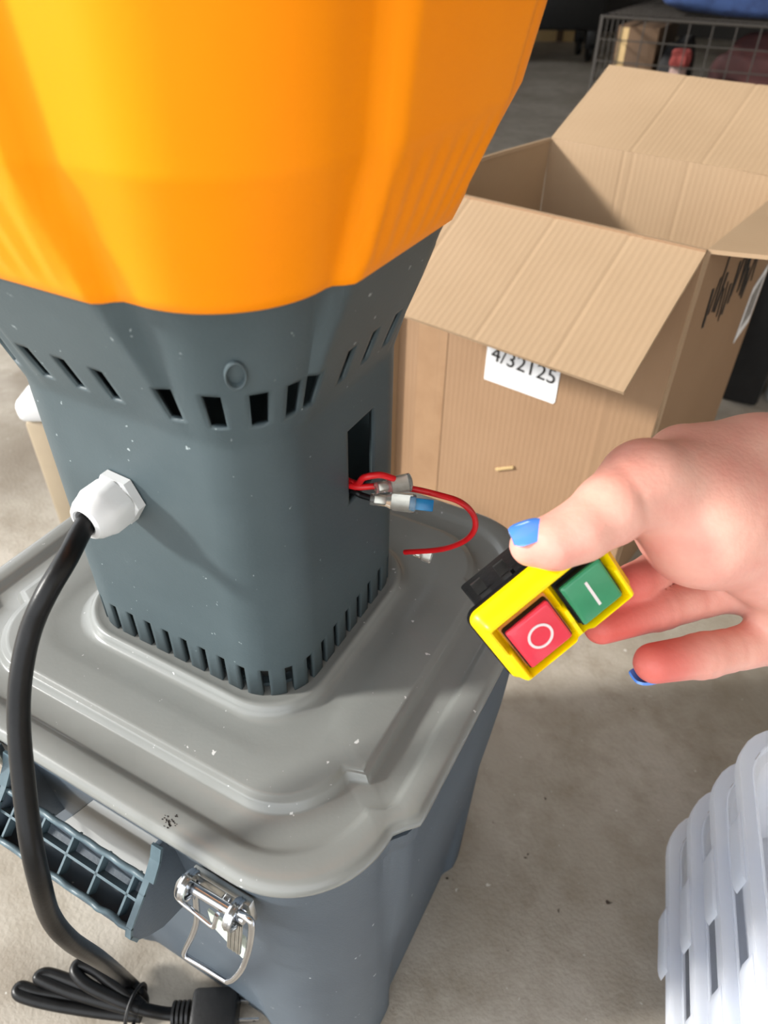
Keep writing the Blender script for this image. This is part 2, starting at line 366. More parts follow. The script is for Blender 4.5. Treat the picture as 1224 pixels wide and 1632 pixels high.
# ------------------------------------------------------------------ mill tower
mill = thing('feed_mill', 'slate grey mill housing with vent slots and an orange hopper standing on the grey lid', 'mill', (0, 0, .3586))
ZB = [.3588, .3795, .3805, .384, .449, .4515, .4525, .496, .497, .500, .512, .5165, .519, .5225, .528, .5295, .5465, .548, .560, .574, .588, .604]
def tring(z, off=0, extra=None):
    d = max(0, z-.518); g = min(1, d/.06)
    fl = .38*d if z < .631 else .38*.113+.17*(z-.631)
    hx, hy = .0735+fl*(.0845/.0840), .067+fl*1.06
    ins = .0065*g; k = 1 if z < .586 else 1+(z-.586)*3.2
    return ring(hx-ins+off, hy-ins+off, .030+.012*g, z, ins, .0385*k, ins, .0370*k, tw=.0075, extra=extra)
def col(side, i): return sum((NCX if s % 2 == 0 else NCY)+NCC for s in range(side))+i
vents = set()
for s in range(4):
    nn = NCX if s % 2 == 0 else NCY
    cs = ([0, 11, 20, 29] if s % 2 == 0 else [6, 15, 24, 38])
    for c in cs:
        for k in (-1, 0, 1): vents.add((col(s, 0)+c+k) % 240)
    for c in (5, 12, 18):
        for k in (-1, 0, 1): vents.add((col(s, nn)+c+k) % 240)
cut = set(col(0, i) for i in range(17, 29))
def skip(i, k):
    z0, z1 = ZB[i], ZB[i+1]
    if i == 0 and k % 6 in (2, 3): return True
    if z0 == .4525 and k in cut: return True
    if z0 == .5295 and k in vents: return True
    return False
housing = loft('housing', [tring(z) for z in ZB], M['slate'], mill, skip=skip, solid=.0026, smooth=40)
loft('inner_collar', [ring(.068, .0615, .027, .3588), ring(.068, .0615, .027, .3612), ring(.064, .0575, .025, .3612), ring(.064, .0575, .025, .3588)], M['slate'], mill)
# recess below each vent: a small sloping sill
# boss on the near corner
bp_ = Vector((.0705, -.0705, .5575)); bn = Vector((.68, -.70, -.26)).normalized()
lathe('screw_boss', [(.0066, -.004), (.0066, .0012), (.0060, .0016), (.0052, .0012), (.0046, -.0012), (.0008, -.002)], bp_, bn, M['slate'], mill, seg=28)
bh_ = bn.cross(Z).normalized()
for v_ in bpy.data.objects['screw_boss'].data.vertices: v_.co -= bh_*((v_.co-bp_).dot(bh_)*.40)
def ribx(z):
    a = sstep(.590, .596, z)*(1-sstep(.620, .626, z))
    return lambda idx, s, t: (.0008*a if (abs(t) < .78 and idx % 4 < 2) else 0)
ZH = [.585, .5862, .590, .596, .604, .612, .620, .626, .6295, .631, .6325, .637, .66, .70, .74, .78, .80]
hr = [tring(z, .0026 if z > .5855 else .0014, ribx(z)) for z in ZH]
hr += [tring(.80, -.001), tring(.70, -.001), tring(.631, -.0008), tring(.592, -.0006)]
loft('hopper', hr, M['orange'], mill, smooth=50)

loft('hopper_light_block', [[p for p in tring(.6, -.0040)], [p for p in tring(.603, -.0040)]], M['blackp'], mill, cap0=True, cap1=True)  # unseen plate, added to stop light leaking down to the base slots
# cable gland on the near face
G = Vector((-.0085, -.0668, .4725)); gax = Vector((0, -1, 0))
gn = lathe('cable_gland', [(.0118, 0), (.0136, .0008), (.0136, .0052), (.0124, .006)], G, gax, M['white'], mill, seg=6, rot=.2)
def gland_cap():
    v = []; f = []; u = X; w_ = Z; seg = 48
    pr = [(.0108, .0055, 1), (.0116, .0062, 1), (.0116, .0155, 1), (.0113, .0175, .4), (.0104, .0215, 0), (.0088, .0240, 0), (.0066, .0248, 0), (.0058, .0240, 0), (.0052, .016, 0)]
    for r, d, hx_ in pr:
        for k in range(seg):
            a = 2*math.pi*k/seg; s = ((a-.3) % (math.pi/3))-math.pi/6
            R = r*((1-hx_)+hx_*min(1.08, 1/math.cos(s)*1.0)); v.append(G+gax*d+(u*math.cos(a)+w_*math.sin(a))*R)
    for i in range(len(pr)-1):
        for k in range(seg): f.append((i*seg+k, i*seg+(k+1) % seg, (i+1)*seg+(k+1) % seg, (i+1)*seg+k))
    f.append(tuple(range(seg))); f.append(tuple((len(pr)-1)*seg+k for k in range(seg)))
    return mesh('dome_cap', v, f, M['white'], gn, 28, fix=True)
gland_cap()
# power cord: gland, down past the handle, bundle on the floor
cordp = [Vector((-.0085, -.075, .4725)), Vector((-.0085, -.090, .4720))]
for px, py, y in ((107, 890, -.1085), (72, 950, -.1235), (47, 1010, -.1345), (33, 1080, -.1465), (30, 1150, -.157), (36, 1230, -.168), (48, 1330, -.181), (62, 1400, -.188), (80, 1460, -.191), (112, 1499, -.189), (160, 1530, -.178)):
    cordp.append(pl(px, py, 1, y))
cordp += [at(198, 1558, .560), pl(222, 1582, 2, .016), pl(226, 1600, 2, .006)]
fl = lambda x, y, z=.006: pl(x, y, 2, z)
cordp += [fl(190, 1603, .0055), fl(120, 1590, .0055), fl(60, 1580, .0055), fl(33, 1573, .0055), fl(32, 1586, .0055), fl(80, 1600, .0058), fl(160, 1613, .0058), fl(225, 1620, .0058)]
cord = tube('power_cord', cordp, .0047, M['rubber'], mill, seg=16, smooth_n=8)
tube('cord_loop', [fl(225, 1612, .015), fl(170, 1598, .015), fl(110, 1580, .014), fl(68, 1562, .014), (fl(62, 1556, .014)), fl(78, 1552, .014), fl(120, 1566, .0152), fl(180, 1590, .0155), fl(222, 1604, .015)], .0047, M['rubber'], cord, seg=14, smooth_n=7)
tube('cord_loop', [fl(224, 1607, .024), fl(185, 1592, .026), fl(140, 1570, .028), fl(121, 1550, .029), fl(126, 1537, .029), fl(150, 1545, .028), fl(180, 1568, .026), fl(210, 1590, .024), fl(228, 1606, .022)], .0047, M['rubber'], cord, seg=14, smooth_n=7)
tube('cord_tail', [fl(215, 1604, .0245), fl(235, 1610, .021), fl(262, 1615, .014), fl(285, 1617, .0125)], .0047, M['rubber'], cord, seg=14, smooth_n=7)
t0 = fl(218, 1606, .014); ta = (fl(240, 1612, .014)-fl(200, 1600, .014)).normalized(); tb = Z; tcx = ta.cross(tb)
tube('cable_tie', [t0+tcx*.015*math.cos(a)+tb*(.0155*math.sin(a)+.004) for a in np.linspace(0, 2*math.pi, 15)[:-1]], .0014, M['blackp'], cord, seg=6, smooth_n=3, closed=True)
# plug
pa = fl(282, 1616, .0125); pb = fl(372, 1612, .0125); pd = (pb-pa).normalized(); ps = pd.cross(Z).normalized()*-1; pu = Z
plug = box('plug', pa+pd*.030, (.036, .030, .024), M['blackp'], cord, bev=.004, ax=pd, ay=ps, az=pu)
for i in range(4):
    lathe('strain_relief_ring', [(.006, -.0012), (.0092, -.0010), (.0092, .0010), (.006, .0012)], pa+pd*(-.002+i*.0036), pd, M['blackp'], plug, seg=16)
for s in (-1, 1):
    pr = box('prong', pa+pd*.056+ps*.0063*s, (.018, .0016, .0064), M['chrome'], plug, bev=.0004, ax=pd, ay=ps, az=pu)
    lathe('prong_hole', [(.0013, -.0009), (.0013, .0009)], pa+pd*.061+ps*.0063*s, ps, M['ink'], pr, seg=12)
# wires out of the switch opening
w1 = [Vector((.055, .006, .460)), pl(562, 775, 0, .0745), pl(600, 775, 2, .464), pl(650, 778, 2, .460), pl(700, 789, 2, .456), pl(735, 801, 2, .450), pl(755, 822, 2, .437), pl(756, 845, 2, .425), pl(737, 864, 2, .412), pl(700, 876, 2, .398), pl(645, 880, 2, .385)]
tube('red_wire', w1, .00165, M['red'], mill, seg=10)
def spade(a, b, w_, nm='connector', term=None):
    a = Vector(a); b = Vector(b); d = (b-a).normalized(); s = d.cross(FW).normalized(); n = d.cross(s); L = (b-a).length
    c = lathe(nm, [(w_*.45, 0), (w_*.5, L*.38), (w_*.72, L*.52), (w_*.74, L*.98), (w_*.66, L)], a, d, M['clear'], mill, seg=14)
    box('metal_barrel', a+d*L*.22, (L*.28, w_*.55, w_*.5), M['zinc'], c, bev=w_*.1, ax=d, ay=s, az=n)
    bm = bmesh.new()
    frame_box(bm, a+d*L*.70, d, s, n, L*.46, w_*1.0, w_*.22)
    for q in (-1, 1): frame_box(bm, a+d*L*.72+s*q*w_*.42-n*w_*.18, d, s, n, L*.40, w_*.2, w_*.22)
    frame_box(bm, a+d*L*.72, d, s, n, L*.3, w_*.12, w_*.34)
    bmobj('metal_spade', bm, M['zinc'], c)
    if term: box('blue_terminal', a+d*(L+.003), (.012, w_*.9, w_*.5), M['blue'], c, bev=.0006, ax=d, ay=s, az=n)
tube('red_wire', [Vector((.055, .006, .464)), pl(565, 770, 0, .0745), pl(580, 761, 2, .473), pl(606, 757, 2, .474), pl(628, 763, 2, .470)], .00165, M['red'], mill, seg=10)
spade(pl(598, 778, 2, .466), pl(654, 768, 2, .466), .0062)
tube('black_wire', [Vector((.055, .006, .455)), pl(563, 783, 0, .0745), pl(575, 789, 2, .459), pl(598, 796, 2, .459)], .0016, M['rubber'], mill, seg=10)
spade(pl(590, 795, 2, .459), pl(662, 803, 2, .457), .0066, term=True)
spade(pl(660, 880, 2, .386), pl(688, 889, 2, .384), .0052)
settle(bin_); settle(mill)

# ------------------------------------------------------------------ switch held in the hand
sa = (RT*.775+DN*(-.632)).normalized(); sb0 = (RT*.632+DN*.775).normalized(); tl = math.radians(24)
sb = (sb0*math.cos(tl)+FW*math.sin(tl)).normalized(); sn = (-FW*math.cos(tl)+sb0*math.sin(tl)).normalized()
SO = at(876, 957, .297); SK = 1.1
def sw(x, y, z): return SO+(sa*x+sb*y+sn*z)*SK
swt = thing('push_button_switch', 'yellow start and stop switch with red and green buttons held between thumb and fingers', 'switch', SO-Z*.03)
def bezel():
    nx, ny = 76, 52; HX, HY = .0285, .0180; v = []; f = []
    op = [(-.0115, .0017, .0108, .0117), (.0130, .0017, .0100, .0117)]
    def h(x, y):
        e = min(HX-abs(x), HY-abs(y)); base = .0025+.0078*sstep(0, .0035, e)
        if y > .006 and abs(x-.002) < .0045: base -= .0016*sstep(.0055, .009, y)*(1-sstep(.002, .0045, abs(x-.002)))
        for ox, oy, a, b in op:
            d = max(abs(x-ox)-a, abs(y-oy)-b)
            base = min(base, .0035+(.0068)*sstep(-.0003, .0030 if y < 0 else .0012, d))
        return base
    xs = np.linspace(-HX, HX, nx); ys = np.linspace(-HY, HY, ny)
    rc = .0045
    for x in xs:
        for y in ys:
            X_, Y_ = x, y
            dx, dy = abs(x)-(HX-rc), abs(y)-(HY-rc)
            if dx > 0 and dy > 0:
                m_ = max(dx, dy); L = math.hypot(dx, dy); X_ = math.copysign(HX-rc+dx*m_/L, x); Y_ = math.copysign(HY-rc+dy*m_/L, y)
            v.append(sw(X_, Y_, h(x, y)))
    for i in range(nx-1):
        for j in range(ny-1): f.append((i*ny+j, (i+1)*ny+j, (i+1)*ny+j+1, i*ny+j+1))
    bor = [i*ny for i in range(nx)]+[(nx-1)*ny+j for j in range(1, ny)]+[i*ny+ny-1 for i in range(nx-2, -1, -1)]+[j for j in range(ny-2, 0, -1)]
    n0 = len(v)
    for b in bor:
        p = v[b]; d = (p-SO).dot(sn); v.append(p-sn*d)
    N = len(bor)
    for k in range(N): f.append((bor[k], n0+k, n0+(k+1) % N, bor[(k+1) % N]))
    f.append(tuple(n0+k for k in range(N)))
    return mesh('bezel', v, f, M['yellow'], swt, 40, fix=True)
bezel()
def rrect(hx, hy, r, z, n=5, fx=sw, cx=0, cy=0):
    out = []
    for q, (sx, sy) in enumerate(((1, 1), (-1, 1), (-1, -1), (1, -1))):
        for k in range(n+1):
            a = math.pi/2*(q+k/n); out.append(fx(cx+sx*(hx-r)+r*math.cos(a), cy+sy*(hy-r)+r*math.sin(a), z))
    return out
def rloft(name, spec, m, parent, fx=sw, cx=0, cy=0, smooth=40):
    R = [rrect(a, b, r, z, fx=fx, cx=cx, cy=cy) for a, b, r, z in spec]
    return loft(name, R, m, parent, cap0=True, cap1=True, smooth=smooth)
rloft('gasket', [(.0290, .0185, .005, -.0014), (.0290, .0185, .005, .0004)], M['rubber'], swt)
bd = rloft('switch_body', [(.0220, .0130, .001, -.026), (.0225, .0135, .001, -.025), (.0225, .0135, .001, -.0012)], M['blackp'], swt)
for x in (-.017, -.006, .006):
    box('terminal', sw(x, -.0165, -.0125), (.005, .006, .0009), M['zinc'], bd, ax=sa, ay=sb, az=sn)
box('moulded_peg', sw(-.004, -.0155, -.006), (.0016, .005, .0016), M['blackp'], bd, ax=sa, ay=sb, az=sn)
for nm, cx, m, hx in (('red_button', -.0115, 'redb', .0096), ('green_button', .0130, 'greenb', .0090)):
    s_ = rloft('sleeve', [(hx+.0010, .0110, .001, .003), (hx+.0010, .0110, .001, .0058)], M['amber'] if m == 'redb' else M['rubber'], swt, cx=cx, cy=.0017)
    b = rloft(nm, [(hx, .0099, .001, .0045), (hx, .0099, .001, .0088), (hx-.0006, .0093, .001, .0094), (hx-.001, .0089, .001, .0096)], M[m], swt, cx=cx, cy=.0023)
    rloft('button_edge', [(hx+.0005, .0104, .0012, .0050), (hx+.0005, .0104, .0012, .0078)], M['rubber'], b, cx=cx, cy=.0023)
    if m == 'redb':
        v = []; f = []
        for k in range(40):
            a = 2*math.pi*k/40
            for r, z in ((.0041, .00955), (.0041, .00985), (.0051, .00985), (.0051, .00955)): v.append(sw(cx+r*math.cos(a), .0023+r*math.sin(a), z))
        for k in range(40):
            for q in range(4): f.append((k*4+q, k*4+(q+1) % 4, ((k+1) % 40)*4+(q+1) % 4, ((k+1) % 40)*4+q))
        mesh('circle_mark', v, f, M['mark'], b, 0)
    else: box('bar_mark', sw(cx, .0023, .0097), (.0012, .0130, .0004), M['mark'], b, ax=sa, ay=sb, az=sn)
settle(swt)

# ------------------------------------------------------------------ hand
def hand():
    def P(px, py, d): return np.array(at(px, py, d))
    palm = [[(1020, 772, .290, .0150), (1120, 835, .308, .0250)], [(1035, 765, .296, .0150), (1190, 770, .325, .0245)], [(1120, 835, .308, .0250), (1250, 850, .325, .031)],
            [(1085, 732, .322, .0155), (1210, 752, .335, .0245)], [(1210, 752, .335, .0245), (1330, 790, .345, .026)], [(1215, 775, .350, .0165), (1330, 860, .345, .024)],
            [(1250, 850, .325, .031), (1290, 930, .345, .024)], [(1290, 930, .345, .024), (1400, 860, .335, .027)], [(1270, 900, .338, .020), (1240, 960, .345, .0135)],
            [(1250, 850, .325, .031), (1430, 830, .33, .0270)], [(1430, 830, .33, .0270), (1620, 850, .325, .0300)]]
    fing = {
     'thumb': [(846, 869, .2765, .0083), (884, 864, .2755, .0103), (925, 846, .2765, .0116), (972, 812, .281, .0138), (1025, 775, .289, .0148)],
     'index': [(962, 948, .331, .0078), (1010, 930, .339, .0088), (1072, 890, .352, .0098), (1090, 730, .342, .0125)],
     'middle': [(958, 999, .328, .0081), (1050, 972, .343, .0095), (1165, 940, .360, .0106), (1205, 770, .352, .0125)],
     'ring': [(1042, 1057, .325, .0092), (1120, 1045, .335, .0103), (1232, 1022, .350, .0108), (1275, 860, .355, .0125)],
     'little': [(1278, 1088, .330, .0076), (1310, 1090, .337, .0085), (1352, 1060, .348, .0090), (1340, 920, .352, .0115)]}
    lo = np.array([1e9]*3); hi = -lo
    prims = []
    for seg in palm:
        q = [(P(*s[:3]), s[3]) for s in seg]; prims.append(('p', q))
    for k, ch in fing.items():
        for a, b in zip(ch[:-1], ch[1:]): prims.append((k, [(P(*a[:3]), a[3]), (P(*b[:3]), b[3])]))
    for k, q in prims:
        for c, r in q: lo = np.minimum(lo, c-r-.006); hi = np.maximum(hi, c+r+.006)
    h = .0014
    n = np.ceil((hi-lo)/h).astype(int)+1
    gx, gy, gz = [lo[i]+h*np.arange(n[i]) for i in range(3)]
    G = np.stack(np.meshgrid(gx, gy, gz, indexing='ij'), -1).astype(np.float32)
    def cone(q):
        (a, ra), (b, rb) = q; ab = (b-a).astype(np.float32); L2 = ab@ab
        t = np.clip(((G-a.astype(np.float32))@ab)/L2, 0, 1)
        d = np.linalg.norm(G-(a.astype(np.float32)+t[..., None]*ab), axis=-1)
        return d-(ra+(rb-ra)*t)
    def smin(a, b, k):
        hh = np.clip(.5+.5*(b-a)/k, 0, 1); return b+(a-b)*hh-k*hh*(1-hh)
    D = {}
    for k, q in prims:
        d = cone(q); D[k] = d if k not in D else smin(D[k], d, .012 if k == 'p' else .004)
    # joint creases on the palm side
    for k, (px, py, dp, w_) in {'ring': (1118, 1045, .335, .0012), 'middle': (1050, 972, .343, .0012), 'ring2': (1165, 1037, .342, .0012), 'middle2': (1110, 958, .350, .0012), 'thumb': (1000, 800, .284, .0016)}.items():
        key = k.rstrip('2'); ch = fing[key]; c = P(px, py, dp)
        ax = P(*ch[1][:3])-P(*ch[2][:3]); ax /= np.linalg.norm(ax)
        D[key] = D[key]+.0006*np.exp(-(((G-c.astype(np.float32))@ax.astype(np.float32))/w_)**2)*(np.linalg.norm(G-c.astype(np.float32), axis=-1) < .025)
    Fm = None
    for k in fing: Fm = D[k] if Fm is None else smin(Fm, D[k], .0012)
    S = smin(D['p'], Fm, .009)
    # surface nets
    sg = S < 0; nx, ny, nz = S.shape
    acc = np.zeros((nx-1, ny-1, nz-1, 3), np.float32); cnt = np.zeros((nx-1, ny-1, nz-1), np.float32)
    cs = [(0, 0, 0), (1, 0, 0), (0, 1, 0), (1, 1, 0), (0, 0, 1), (1, 0, 1), (0, 1, 1), (1, 1, 1)]
    sl = lambda A, c: A[c[0]:nx-1+c[0], c[1]:ny-1+c[1], c[2]:nz-1+c[2]]
    for i in range(8):
        for j in range(i+1, 8):
            if sum(abs(cs[i][q]-cs[j][q]) for q in range(3)) != 1: continue
            a, b = sl(S, cs[i]), sl(S, cs[j]); mk = (a < 0) != (b < 0)
            t = np.where(mk, a/np.where(mk, a-b, 1), 0)
            for q in range(3): acc[..., q] += np.where(mk, cs[i][q]+t*(cs[j][q]-cs[i][q]), 0)
            cnt += mk
    on = cnt > 0; idx = -np.ones(cnt.shape, int); idx[on] = np.arange(on.sum())
    ijk = np.argwhere(on); V = lo+h*(ijk+acc[on]/cnt[on][:, None])
    faces = []
    for q, o in ((0, [(0, -1, -1), (0, 0, -1), (0, 0, 0), (0, -1, 0)]), (1, [(-1, 0, -1), (-1, 0, 0), (0, 0, 0), (0, 0, -1)]), (2, [(-1, -1, 0), (0, -1, 0), (0, 0, 0), (-1, 0, 0)])):
        a = np.take(sg, range(S.shape[q]-1), q); b = np.take(sg, range(1, S.shape[q]), q)
        for fl_, mk in ((0, a & ~b), (1, ~a & b)):
            e = np.argwhere(mk)
            Q = np.stack([idx[e[:, 0]+d[0], e[:, 1]+d[1], e[:, 2]+d[2]] for d in o], 1)
            faces.append(Q if not fl_ else Q[:, ::-1])
    Fq = np.concatenate(faces)
    # relax
    E_ = np.concatenate([Fq[:, [0, 1]], Fq[:, [1, 2]], Fq[:, [2, 3]], Fq[:, [3, 0]]])
    for it in range(3):
        s_ = np.zeros_like(V); c_ = np.zeros(len(V)); np.add.at(s_, E_[:, 0], V[E_[:, 1]]); np.add.at(c_, E_[:, 0], 1)
        np.add.at(s_, E_[:, 1], V[E_[:, 0]]); np.add.at(c_, E_[:, 1], 1)
        V = V*.5+.5*s_/c_[:, None]
    me = bpy.data.meshes.new('person'); me.from_pydata(V.tolist(), [], Fq.tolist())
    # redness of finger pads, with the red of backlit skin put into the colour
    col_ = me.color_attributes.new('flush_backlight', 'FLOAT_COLOR', 'POINT')
    fl_ = np.zeros(len(V))
    for k, rad in (('index', .03), ('middle', .034), ('ring', .020), ('thumb', .012)):
        c = P(*fing[k][0][:3]); fl_ = np.maximum(fl_, np.exp(-(np.linalg.norm(V-c, axis=1)/rad)**2)*(1 if k != 'thumb' else .35))
    buf = np.ones((len(V), 4), np.float32); buf[:, :3] = fl_[:, None]; col_.data.foreach_set('color', buf.ravel())
    o = link('person', me, M['skin'], None, 180)
    return o
mk = M['skin']; nn_ = mk.node_tree.nodes; ll = mk.node_tree.links; bs = nn_['Principled BSDF']
src = bs.inputs['Base Color'].links[0].from_socket
at_ = nn_.new('ShaderNodeAttribute'); at_.attribute_name = 'flush_backlight'
mx = nn_.new('ShaderNodeMix'); mx.data_type = 'RGBA'; ll.new(at_.outputs['Fac'], mx.inputs[0]); ll.new(src, mx.inputs[6]); mx.inputs[7].default_value = lin((214, 96, 88))+(1,)
ll.new(mx.outputs[2], bs.inputs['Base Color'])
hd = hand()
tag(hd, 'right hand with blue nail polish reaching in and holding the yellow switch', 'person')
def nail(c, t, n, R, length, half, th=.0007):
    t = Vector(t).normalized(); n = (Vector(n)-t*Vector(n).dot(t)).normalized(); w_ = t.cross(n); v = []; f = []
    NU, NV = 13, 14
    for layer in (0, 1):
        for i in range(NV):
            b = i/(NV-1)
            for j in range(NU):
                a = (j/(NU-1)*2-1)
                wid = half*(.80+.2*sstep(0, .3, b))*(1 if b < .72 else math.sqrt(max(0, 1-((b-.72)/.36)**2))) if b > .12 else half*(.55+.25*b/.12)
                ang = a*wid/R
                bend = -.0012*(b-.4)**2*3
                p = Vector(c)+t*(b-.5)*length+(w_*math.sin(ang)+n*math.cos(ang))*(R+(th if layer == 0 else -.0006))+n*bend
                v.append(p)
    for layer in (0, 1):
        o = layer*NU*NV
        for i in range(NV-1):
            for j in range(NU-1):
                q = (o+i*NU+j, o+i*NU+j+1, o+(i+1)*NU+j+1, o+(i+1)*NU+j); f.append(q if layer else q[::-1])
    bor = [j for j in range(NU)]+[i*NU+NU-1 for i in range(1, NV)]+[(NV-1)*NU+j for j in range(NU-2, -1, -1)]+[i*NU for i in range(NV-2, 0, -1)]
    o = NU*NV
    for k in range(len(bor)): a, b = bor[k], bor[(k+1) % len(bor)]; f.append((a, b, b+o, a+o))
    x = mesh('nail', v, f, M['nail'], hd, 60, fix=True); x['label'] = 'glossy blue nail'; return x
tt = at(846, 869, .2765)-at(925, 846, .2765)
nail(at(843, 866, .2765), tt, -FW*.75-DN*.62-RT*.22, .0086, .0135, .0056)
tr = at(1042, 1057, .325)-at(1120, 1045, .335)
nail(at(1036, 1059, .3245), tr, FW*.35+DN*.75-RT*.5, .0088, .0125, .005)

# ------------------------------------------------------------------ open cardboard box
FRc, BRc, BLc = Vector((.16737, .50726, 0)), Vector((.22077, .83379, 0)), Vector((-.10637, .87026, 0)); FLc = BLc+FRc-BRc-Vector((.9869, -.1614, 0))*.028
bv = (BRc-FRc).normalized(); bu = Vector((bv.y, -bv.x, 0)); BH = .445; BW = (BRc-BLc).length; BD = (BRc-FRc).length
cbox = thing('cardboard_box', 'large open cardboard carton with flaps folded outward standing behind the mill', 'box', (FRc+BLc)/2)
def panel(name, p0, du, L, dw, H, parent, t=.004, creases=(), warp=.0012, taper=0, seed=0, m_in='cardin', m_out='card', nx=None):
    # grid panel: du along, dw up from the hinge; the side of du x dw is the inner (printed-free) face
    du = Vector(du).normalized(); dw = Vector(dw).normalized(); n = du.cross(dw).normalized()
    nx = nx or 150; ny = 10; rnd = random.Random(seed); ph = [rnd.uniform(0, 6.3) for _ in range(4)]
    v = []; f = []; uv = []
    for lay in (0, 1):
        for i in range(nx+1):
            for j in range(ny+1):
                a, b = i/nx, j/ny; x = a*L; y = b*H
                xs = x+(L/2-x)*taper*b
                d = warp*(math.sin(a*5+ph[0])*b+.5*math.sin(b*6+a*3+ph[1])*b)
                for c in creases: d -= .0009*math.exp(-((x-c)/.0018)**2)
                v.append(Vector(p0)+du*xs+dw*y+n*(d-t*lay)); uv.append((x+lay*.3, y))
    N = (nx+1)*(ny+1); id_ = lambda l, i, j: l*N+i*(ny+1)+j; mi = []
    for lay in (0, 1):
        for i in range(nx):
            for j in range(ny):
                q = (id_(lay, i, j), id_(lay, i+1, j), id_(lay, i+1, j+1), id_(lay, i, j+1)); f.append(q if lay == 0 else q[::-1]); mi.append(lay)
    bor = [(i, 0) for i in range(nx)]+[(nx, j) for j in range(ny)]+[(i, ny) for i in range(nx, 0, -1)]+[(0, j) for j in range(ny, 0, -1)]
    for k in range(len(bor)):
        a, b = bor[k], bor[(k+1) % len(bor)]; f.append((id_(0, *b), id_(0, *a), id_(1, *a), id_(1, *b))); mi.append(0)
    o = mesh(name, v, f, None, parent, 40)
    o.data.materials.append(M[m_in]); o.data.materials.append(M[m_out])
    ul = o.data.uv_layers.new(name='UVMap')
    for lp in o.data.loops: ul.data[lp.index].uv = uv[lp.vertex_index]
    o.data.polygons.foreach_set('material_index', mi)
    return o
zt = Vector((0, 0, BH))
# walls: inner face is du x dw
BWF = (FRc-FLc).length; lv = (BLc-FLc).normalized(); BDL = (BLc-FLc).length
wf = panel('side_panel', FRc, -bu, BWF, Z, BH, cbox, creases=(.06, .29), seed=1, warp=.0002)             # front, inner faces back
wb = panel('side_panel', BLc, bu, BW, Z, BH, cbox, creases=(.112, .125, .20), seed=2)
wl = panel('side_panel', FLc, lv, BDL, Z, BH, cbox, seed=3)
wr = panel('side_panel', BRc, -bv, BD, Z, BH, cbox, seed=4, warp=.0002)
panel('bottom_panel', FLc+Z*.004, bu, BW, bv, BD, cbox, seed=5, nx=20)
def fd(out, ang): a = math.radians(ang); return out*math.cos(a)+Z*math.sin(a)
panel('flap', FRc+zt, -bu, BWF, fd(-bv, -30), .172, cbox, creases=(.158, .075, .262), seed=6, warp=.002)      # front flap, hangs toward the mill
panel('flap', BLc+zt, bu, BW, fd(bv, 24), .178, cbox, creases=(.12, .215), seed=7, warp=.002)               # back flap
panel('flap', FLc+zt, lv, BDL, fd(-bu, -22), .15, cbox, seed=8, warp=.004)                                   # left flap
panel('flap', BRc+zt, -bv, BD, fd(bu, 4), .16, cbox, seed=9, warp=.004, taper=.04)                          # right flap
def on_front(u, z, off=.0045): return FRc+bu*u+Z*z-bv*off
def on_side(v_, z, off=.0045): return FRc+bv*v_+Z*z+bu*off
lab = prism('label', [on_front(-.219, .233), on_front(-.122, .233), on_front(-.120, .236), on_front(-.120, .312), on_front(-.220, .312)], -bv, .0004, M['paper'], cbox)
def text(name, s, size, org, ex, ey, m, parent, ext=.0002):
    cu = bpy.data.curves.new(name, 'FONT'); cu.body = s; cu.size = size; cu.extrude = ext
    to = bpy.data.objects.new(name+'_tmp', cu); COL.objects.link(to)
    dg = bpy.context.evaluated_depsgraph_get(); me = bpy.data.meshes.new_from_object(to.evaluated_get(dg)); bpy.data.objects.remove(to)
    ex = Vector(ex); ey = Vector(ey); ez = ex.cross(ey)
    for v in me.vertices: v.co = Vector(org)+ex*v.co.x+ey*v.co.y+ez*v.co.z
    me.materials.clear(); return link(name, me, m, parent, 0)
text('label_number', '4/32125', .0275, on_front(-.2135, .2625, .0052), (bu*.998-Z*.05).normalized(), (Z*.998+bu*.05).normalized(), M['ink'], lab)
# bars of print under the number edge of the label
box('tape_strip', on_front(-.30, .22, .0047), (.045, .0003, .40), M['tape'], cbox, ax=bu, ay=bv, az=Z)
box('straw', on_front(-.172, .115, .006), (.030, .003, .004), M['tan'], cbox, ax=(bu*.85+Z*.5).normalized(), ay=bv, az=(Z*.85-bu*.5).normalized(), bev=.0008)
sl_ = prism('side_label', [on_side(.262, .250), on_side(.318, .262), on_side(.322, .345), on_side(.268, .325)], bu, .0004, M['paper'], cbox)
prism('label_print', [on_side(.272, .268, .0049), on_side(.310, .276, .0049), on_side(.313, .330, .0049), on_side(.275, .314, .0049)], bu, .0002, mat('grey_print', (150, 146, 142), .6, c2=(90, 88, 86), scale=260), sl_)
rs = random.Random(8)
for i in range(15):                                                    # worn black stencil print on the side
    v0 = .055+i*.0125; z0 = .335+.05*math.sin(i*.9)*.3; hgt = .035+.045*rs.random(); wd = .0035+.005*rs.random()
    box('stencil_print', on_side(v0, z0+.02+hgt/2*.6, .0047), (wd, .0003, hgt), M['ink'], cbox, ax=(bv+Z*.25*rs.uniform(-1, 1)).normalized(), ay=bu, az=(Z-bv*.25*rs.uniform(-1, 1)).normalized())
settle(cbox)

